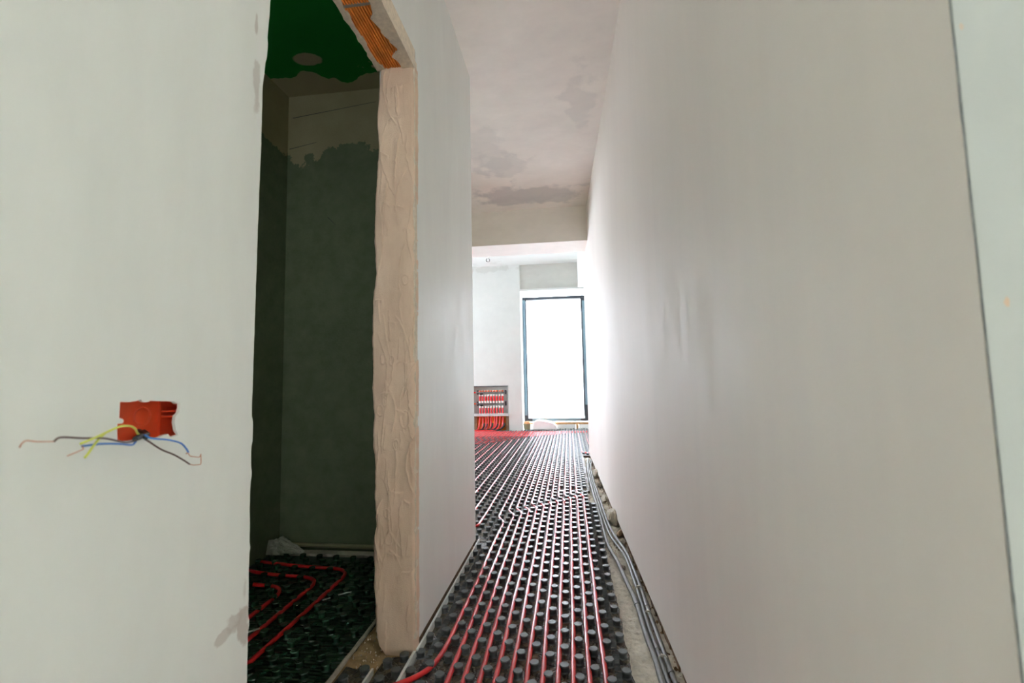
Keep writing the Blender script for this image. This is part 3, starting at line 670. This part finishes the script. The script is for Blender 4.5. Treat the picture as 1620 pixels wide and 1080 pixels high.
# ------------------------------------------------------------------ dark side room floor
dst = [p for p in lattice(-1.68, -.79, .95, 2.42) if p[0] > -1.02*p[1]+.0 or True]
dst = [p for p in dst if -1.68 < p[0] and (p[0]/p[1] > -.95)]
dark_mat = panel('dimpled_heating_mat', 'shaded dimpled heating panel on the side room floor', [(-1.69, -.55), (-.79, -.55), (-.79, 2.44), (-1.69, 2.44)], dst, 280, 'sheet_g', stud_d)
for k, (x, y, lab) in enumerate(((-1.10, 2.262, 'outermost red pipe turning a corner in the dark side room'), (-1.2, 2.155, 'middle red pipe turning a corner in the dark side room'), (-1.305, 2.05, 'innermost red pipe turning a corner in the dark side room'))):
    tag(MB().tube(bend([(x+.0, .5, PZ), (x, 1.2, PZ), (x-.015, y, PZ), (x-.3, y+.02, PZ), (-1.66, y+.06, PZ)], .11, 9), .0088, 8).build('heating_pipe', 'pipe', None, 'all'), lab, 'pipe', 'red heating pipes of the side room')
tag(MB().tube([(-.792+.016*(i/40)+.003*float(fbm(np.array([i*.9]), np.array([1.]), 71)[0]), 2.4-i*.045, .006) for i in range(41)], lambda i: .008+.0025*float(fbm(np.array([i*.8]), np.array([5.]), 72)[0]), 7).build('edge_foam', 'foam_d', None, True), 'dirty grey edge foam strip lining the dark side room panel', 'edge strip')
m = MB(); vs = []; fs = []; n1, n2_ = 26, 120
for j in range(n2_):
    for i in range(n1):
        x, y = -.785+.225*i/(n1-1), .74+1.5*j/(n2_-1); vs.append((x, y, -.006+.006*float(fbm(np.array([x*30]), np.array([y*30]), 81)[0])+.004*max(0, float(fbm(np.array([x*90]), np.array([y*90]), 82)[0]))))
for j in range(n2_-1):
    for i in range(n1-1): a = j*n1+i; fs.append((a, a+1, a+n1+1, a+n1))
tag(m.add(vs, fs).build('door_threshold', 'dust', None, 'all'), 'sandy brown mortar threshold under the doorway', 'threshold', None, 'structure')
panel('dimpled_heating_mat', 'small dimpled panel offcut lying on the doorway threshold', [(-.765, 1.0), (-.672, 1.0), (-.674, 1.505), (-.69, 1.532), (-.722, 1.535), (-.725, 1.513), (-.768, 1.525)], [(-.687, 1.49), (-.735, 1.44), (-.69, 1.39)], 9, 'sheet', stud_c, .004)
panel('dimpled_heating_mat', 'dimpled panel offcut between the threshold and the white edge foam', [(-.662, 1.0), (-.565, 1.0), (-.565, 1.585), (-.60, 1.592), (-.632, 1.588), (-.655, 1.55)], [(-.619, 1.447), (-.628, 1.535), (-.582, 1.49), (-.585, 1.575), (-.635, 1.40), (-.587, 1.39)], 9, 'sheet', stud_c, .004)
tag(MB().box(-.6705, -.6635, 1.0, 1.505, -.01, .016).build('edge_foam', 'foam'), 'short white foam strip between the two threshold offcuts', 'edge strip')
rg = random.Random(12)
m = MB()
for k in range(60):
    x, y, r = rg.uniform(-.77, -.65), rg.uniform(1.52, 1.75), rg.uniform(.0015, .005)
    q = [(x+r*a*rg.uniform(.5, 1), y+r*b*rg.uniform(.5, 1), .002+r*c) for a, b, c in ((1, 0, 0), (0, 1, 0), (-1, 0, 0), (0, -1, 0), (0, 0, 1), (0, 0, -1))]
    m.add(q, [(0, 1, 4), (1, 2, 4), (2, 3, 4), (3, 0, 4), (1, 0, 5), (2, 1, 5), (3, 2, 5), (0, 3, 5)])
tag(m.build('plaster_crumbs', 'crust'), 'pale plaster crumbs on the sandy threshold', 'debris', None, 'stuff')
for a, b, lab in (((-1.075, 1.915), (-1.05, 1.935), 'short white plaster sliver on the side room panel'), ((-1.03, 1.965), (-.985, 1.998), 'longer white plaster sliver on the side room panel'), ((-1.225, 1.65), (-1.195, 1.68), 'white plaster sliver between the red side room pipes')):
    d = Vector((b[0]-a[0], b[1]-a[1], 0)).normalized(); n_ = Vector((-d.y, d.x, 0))*.004
    tag(MB().prism([(a[0]+n_.x, a[1]+n_.y), (a[0]-n_.x, a[1]-n_.y), (b[0]-n_.x*.6, b[1]-n_.y*.6), (b[0]+n_.x, b[1]+n_.y)], 2, .0245, .0275).build('plaster_sliver', 'foam', None), lab, 'debris', 'plaster slivers')
tag(MB().box(-1.69, -.72, 2.445, 2.5, -.03, .012).build('foot_ledge', 'foam_d'), 'pale mortar ledge at the foot of the dark back wall', 'ledge', None, 'structure')
tag(MB().tube([(-1.68, 2.512, .036), (-1.4, 2.512, .034), (-1.1, 2.512, .030), (-.72, 2.512, .026)], .0125, 10).build('conduit_rod', 'rod', None, True), 'pale conduit lying along the foot of the dark back wall', 'conduit')
bm = bmesh.new(); bmesh.ops.create_icosphere(bm, subdivisions=5, radius=1); co = np.array([v.co[:] for v in bm.verts])
rd = 1+.35*fbm(co[:, 0]*2.2+co[:, 2], co[:, 1]*2.2+7, 91, 3)+.25*np.abs(fbm(co[:, 0]*5+3, co[:, 2]*5+co[:, 1]*3, 95, 3))
for v, q in zip(bm.verts, rd): v.co = Vector((v.co.x*q*.13*(1-.55*max(0, v.co.z)), v.co.y*q*.045, max(-.0, v.co.z*q*(.07-.022*v.co.x)+.012*v.co.x)))
me = bpy.data.meshes.new('plastic_bag'); bm.to_mesh(me); bm.free(); me.materials.append(M['plasticbag']); me.polygons.foreach_set('use_smooth', [False]*len(me.polygons))
o = link('plastic_bag', me, None, (-1.64, 2.455, .013)); o.rotation_euler.z = -.1; tag(o, 'crumpled clear plastic bag by the dark back wall', 'plastic bag')

# ------------------------------------------------------------------ manifold in the far wall
cabt = thing('manifold_cabinet', 'pale grey metal cabinet recessed in the far wall', 'cabinet')
MB().box(-1.805, -1.13, 8.52, 8.53, .29, .83).build('back_panel', 'cabinet', cabt)
MB().box(-1.805, -1.795, 8.45, 8.52, .29, .83).build('side_panel', 'cabinet', cabt); MB().box(-1.14, -1.13, 8.45, 8.52, .29, .83).build('side_panel', 'cabinet', cabt)
MB().box(-1.805, -1.13, 8.45, 8.52, .822, .832).build('top_panel', 'anth', cabt)
MB().box(-1.808, -1.126, 8.425, 8.47, .275, .325).build('lower_rail', 'cabinet', cabt)
MB().box(-1.805, -1.13, 8.53, 8.539, 0, .275).build('brick_back', 'brick', cabt)
for x, mt in ((-1.76, 'brown'), (-1.42, 'brick'), (-1.16, 'brown')): MB().box(x-.025, x+.025, 8.465, 8.53, -.02, .275).build('clay_block', mt, cabt)
man = thing('heating_manifold', 'underfloor heating manifold with nine red flow meters', 'manifold')
mx = [-1.669, -1.616, -1.561, -1.506, -1.456, -1.401, -1.348, -1.292, -1.239]
for z in (.715, .505): MB().lathe((-1.70, 8.485, z), [(.016, 0), (.018, .01), (.018, .47), (.016, .49)], 12, 0).build('bar', 'steel', man, True)
for z in (.715, .505):
    for x in (-1.715, -1.185):
        MB().box(x-.012, x+.012, 8.47, 8.52, z-.04, z+.04).build('bracket', 'anth', man)
    MB().lathe((-1.79, 8.485, z), [(.014, 0), (.014, .045), (.02, .05), (.02, .08)], 10, 0).build('valve', 'steel', man, True)
    MB().box(-1.78, -1.745, 8.445, 8.466, z-.012, z+.014).build('valve_handle', 'pipe' if z > .6 else 'copper', man)
    MB().lathe((-1.665, 8.455, z-.03), [(.014, 0), (.014, .06)], 10, 0).build('drain_cock', 'blackrub', man, True)
for x in mx:
    MB().lathe((x, 8.475, .725), [(.017, 0), (.02, .006), (.02, .02), (.012, .026)], 10).build('regulator_cap', 'copper', man, True)
    f = MB().lathe((x, 8.465, .555), [(.015, 0), (.017, .004), (.017, .085), (.012, .09)], 10).build('flow_meter', 'pipe', man, True)
    MB().lathe((x, 8.465, .645), [(.016, 0), (.018, .004), (.018, .028), (.012, .032)], 10).build('cap', 'whiteplastic', f, True)
    MB().lathe((x, 8.46, .518), [(.02, 0), (.021, .005), (.021, .034), (.018, .037)], 10).build('collar', 'whiteplastic', f, True)
    MB().lathe((x, 8.465, .43), [(.017, 0), (.018, .004), (.018, .03), (.013, .034)], 10).build('compression_nut', 'whiteplastic', man, True)
for i, x in enumerate(mx):
    xo = x+random.uniform(-.012, .012); dx = -.1-.015*i+random.uniform(-.03, .03)
    pts = smooth_line([(x, 8.465, .45), (x, 8.462, .3), (xo, 8.458, .16), (xo+.1*dx, 8.43, .075), (xo+.4*dx, 8.37, .022), (xo+1.0*dx, 8.29, PZ+.01), (xo+3*dx, 8.2, PZ)], 6)
    MB().tube(pts, .0145, 8).build('pipe_tail', 'pipe', man, 'all')
    if i in (1, 2, 4, 6, 8):
        q = smooth_line([(xo+.024, 8.45, .15-.01*i % .04), (xo+.018, 8.435, .09), (xo+.01+.3*dx, 8.39, .035), (xo+.7*dx, 8.32, .022)], 5)
        MB().tube(q, .016, 8).build('black_sleeve', 'blackrub', man, 'all')

# ------------------------------------------------------------------ things at the far window
bk = thing('paint_bucket', 'small pale bucket with tan contents by the window reveal', 'bucket', None, (-.79, 8.5, .022))
MB().lathe((0, 0, 0), [(.058, 0), (.06, .006), (.07, .085), (.073, .09), (.073, .1), (.066, .1), (.064, .08)], 18).build('body', 'rod', bk, True); MB().lathe((0, 0, .1), [(.062, 0), (.066, .012), (.05, .045), (.02, .05)], 16).build('contents', 'wood', bk, True)
bm = bmesh.new(); bmesh.ops.create_cube(bm, size=1); bmesh.ops.subdivide_edges(bm, edges=bm.edges, cuts=9, use_grid_fill=True); co = np.array([v.co[:] for v in bm.verts])
nn = fbm(co[:, 0]*3+5, co[:, 1]*3+co[:, 2]*2, 101, 3)
for v, q in zip(bm.verts, nn):
    x, y, z = v.co; k = 1-.3*(abs(x)*2)**6
    v.co = Vector((x*.48*(1-.12*(z+.5)), y*.26, (z+.5)*.165*k*(1-.5*max(0, x+.15)-.6*max(0, -x-.3))+.02*q+.0))
    if z < -.45: v.co.z = .0
me = bpy.data.meshes.new('white_sack'); bm.to_mesh(me); bm.free(); me.materials.append(M['bagwhite']); me.polygons.foreach_set('use_smooth', [True]*len(me.polygons))
tag(link('white_sack', me, None, (-.48, 8.53, .022)), 'folded white sack lying below the filmed window', 'sack')
tag(MB().box(-.28, .10, 8.70, 8.83, -.03, .085).build('sill_block', 'bagwhite'), 'white block under the window beside the white sack', 'block')
tag(MB().box(.16, .5, 8.70, 8.83, -.03, .085).build('sill_block', 'bagwhite'), 'white block under the window mullion', 'block')
tag(MB().box(-.86, .95, 8.70, 8.84, .088, .122).build('timber_batten', 'wood'), 'brown timber batten bedding the window frame', 'batten')
tag(MB().box(.105, .155, 8.695, 8.83, -.03, .087).build('timber_packer', 'wood'), 'upright brown timber packer between the white blocks', 'packer')
cl = thing('ceiling_lamp', 'small round bulb fitting hanging just behind the beam', 'lamp', None, (-1.219, 7.0, 3.11))
MB().tube([(0, 0, 0), (.002, 0, -.18)], .004, 6).build('cord', 'whiteplastic', cl, True)
MB().lathe((0, 0, -.235), [(.014, 0), (.019, .008), (.019, .05), (.012, .058)], 14).build('lampholder', 'whiteplastic', cl, True)
MB().lathe((0, 0, -.3), [(.004, 0), (.02, .005), (.03, .018), (.033, .032), (.03, .046), (.018, .06), (.013, .066)], 16).build('bulb', 'glass', cl, True)

# small embossed ribs between the studs of the shaded mat
rb = MB()
for (x, y) in lattice(-1.6, -.8, 1.2, 2.3):
    for k in range(3):
        yy = y+.042+.010*k; rb.add([(x-.009, yy, 0), (x+.009, yy+.003, 0), (x+.009, yy+.0055, 0), (x-.009, yy+.0025, 0), (x-.008, yy+.001, .004), (x+.008, yy+.004, .004)], [(0, 1, 5, 4), (1, 2, 5), (2, 3, 4, 5), (3, 0, 4)])
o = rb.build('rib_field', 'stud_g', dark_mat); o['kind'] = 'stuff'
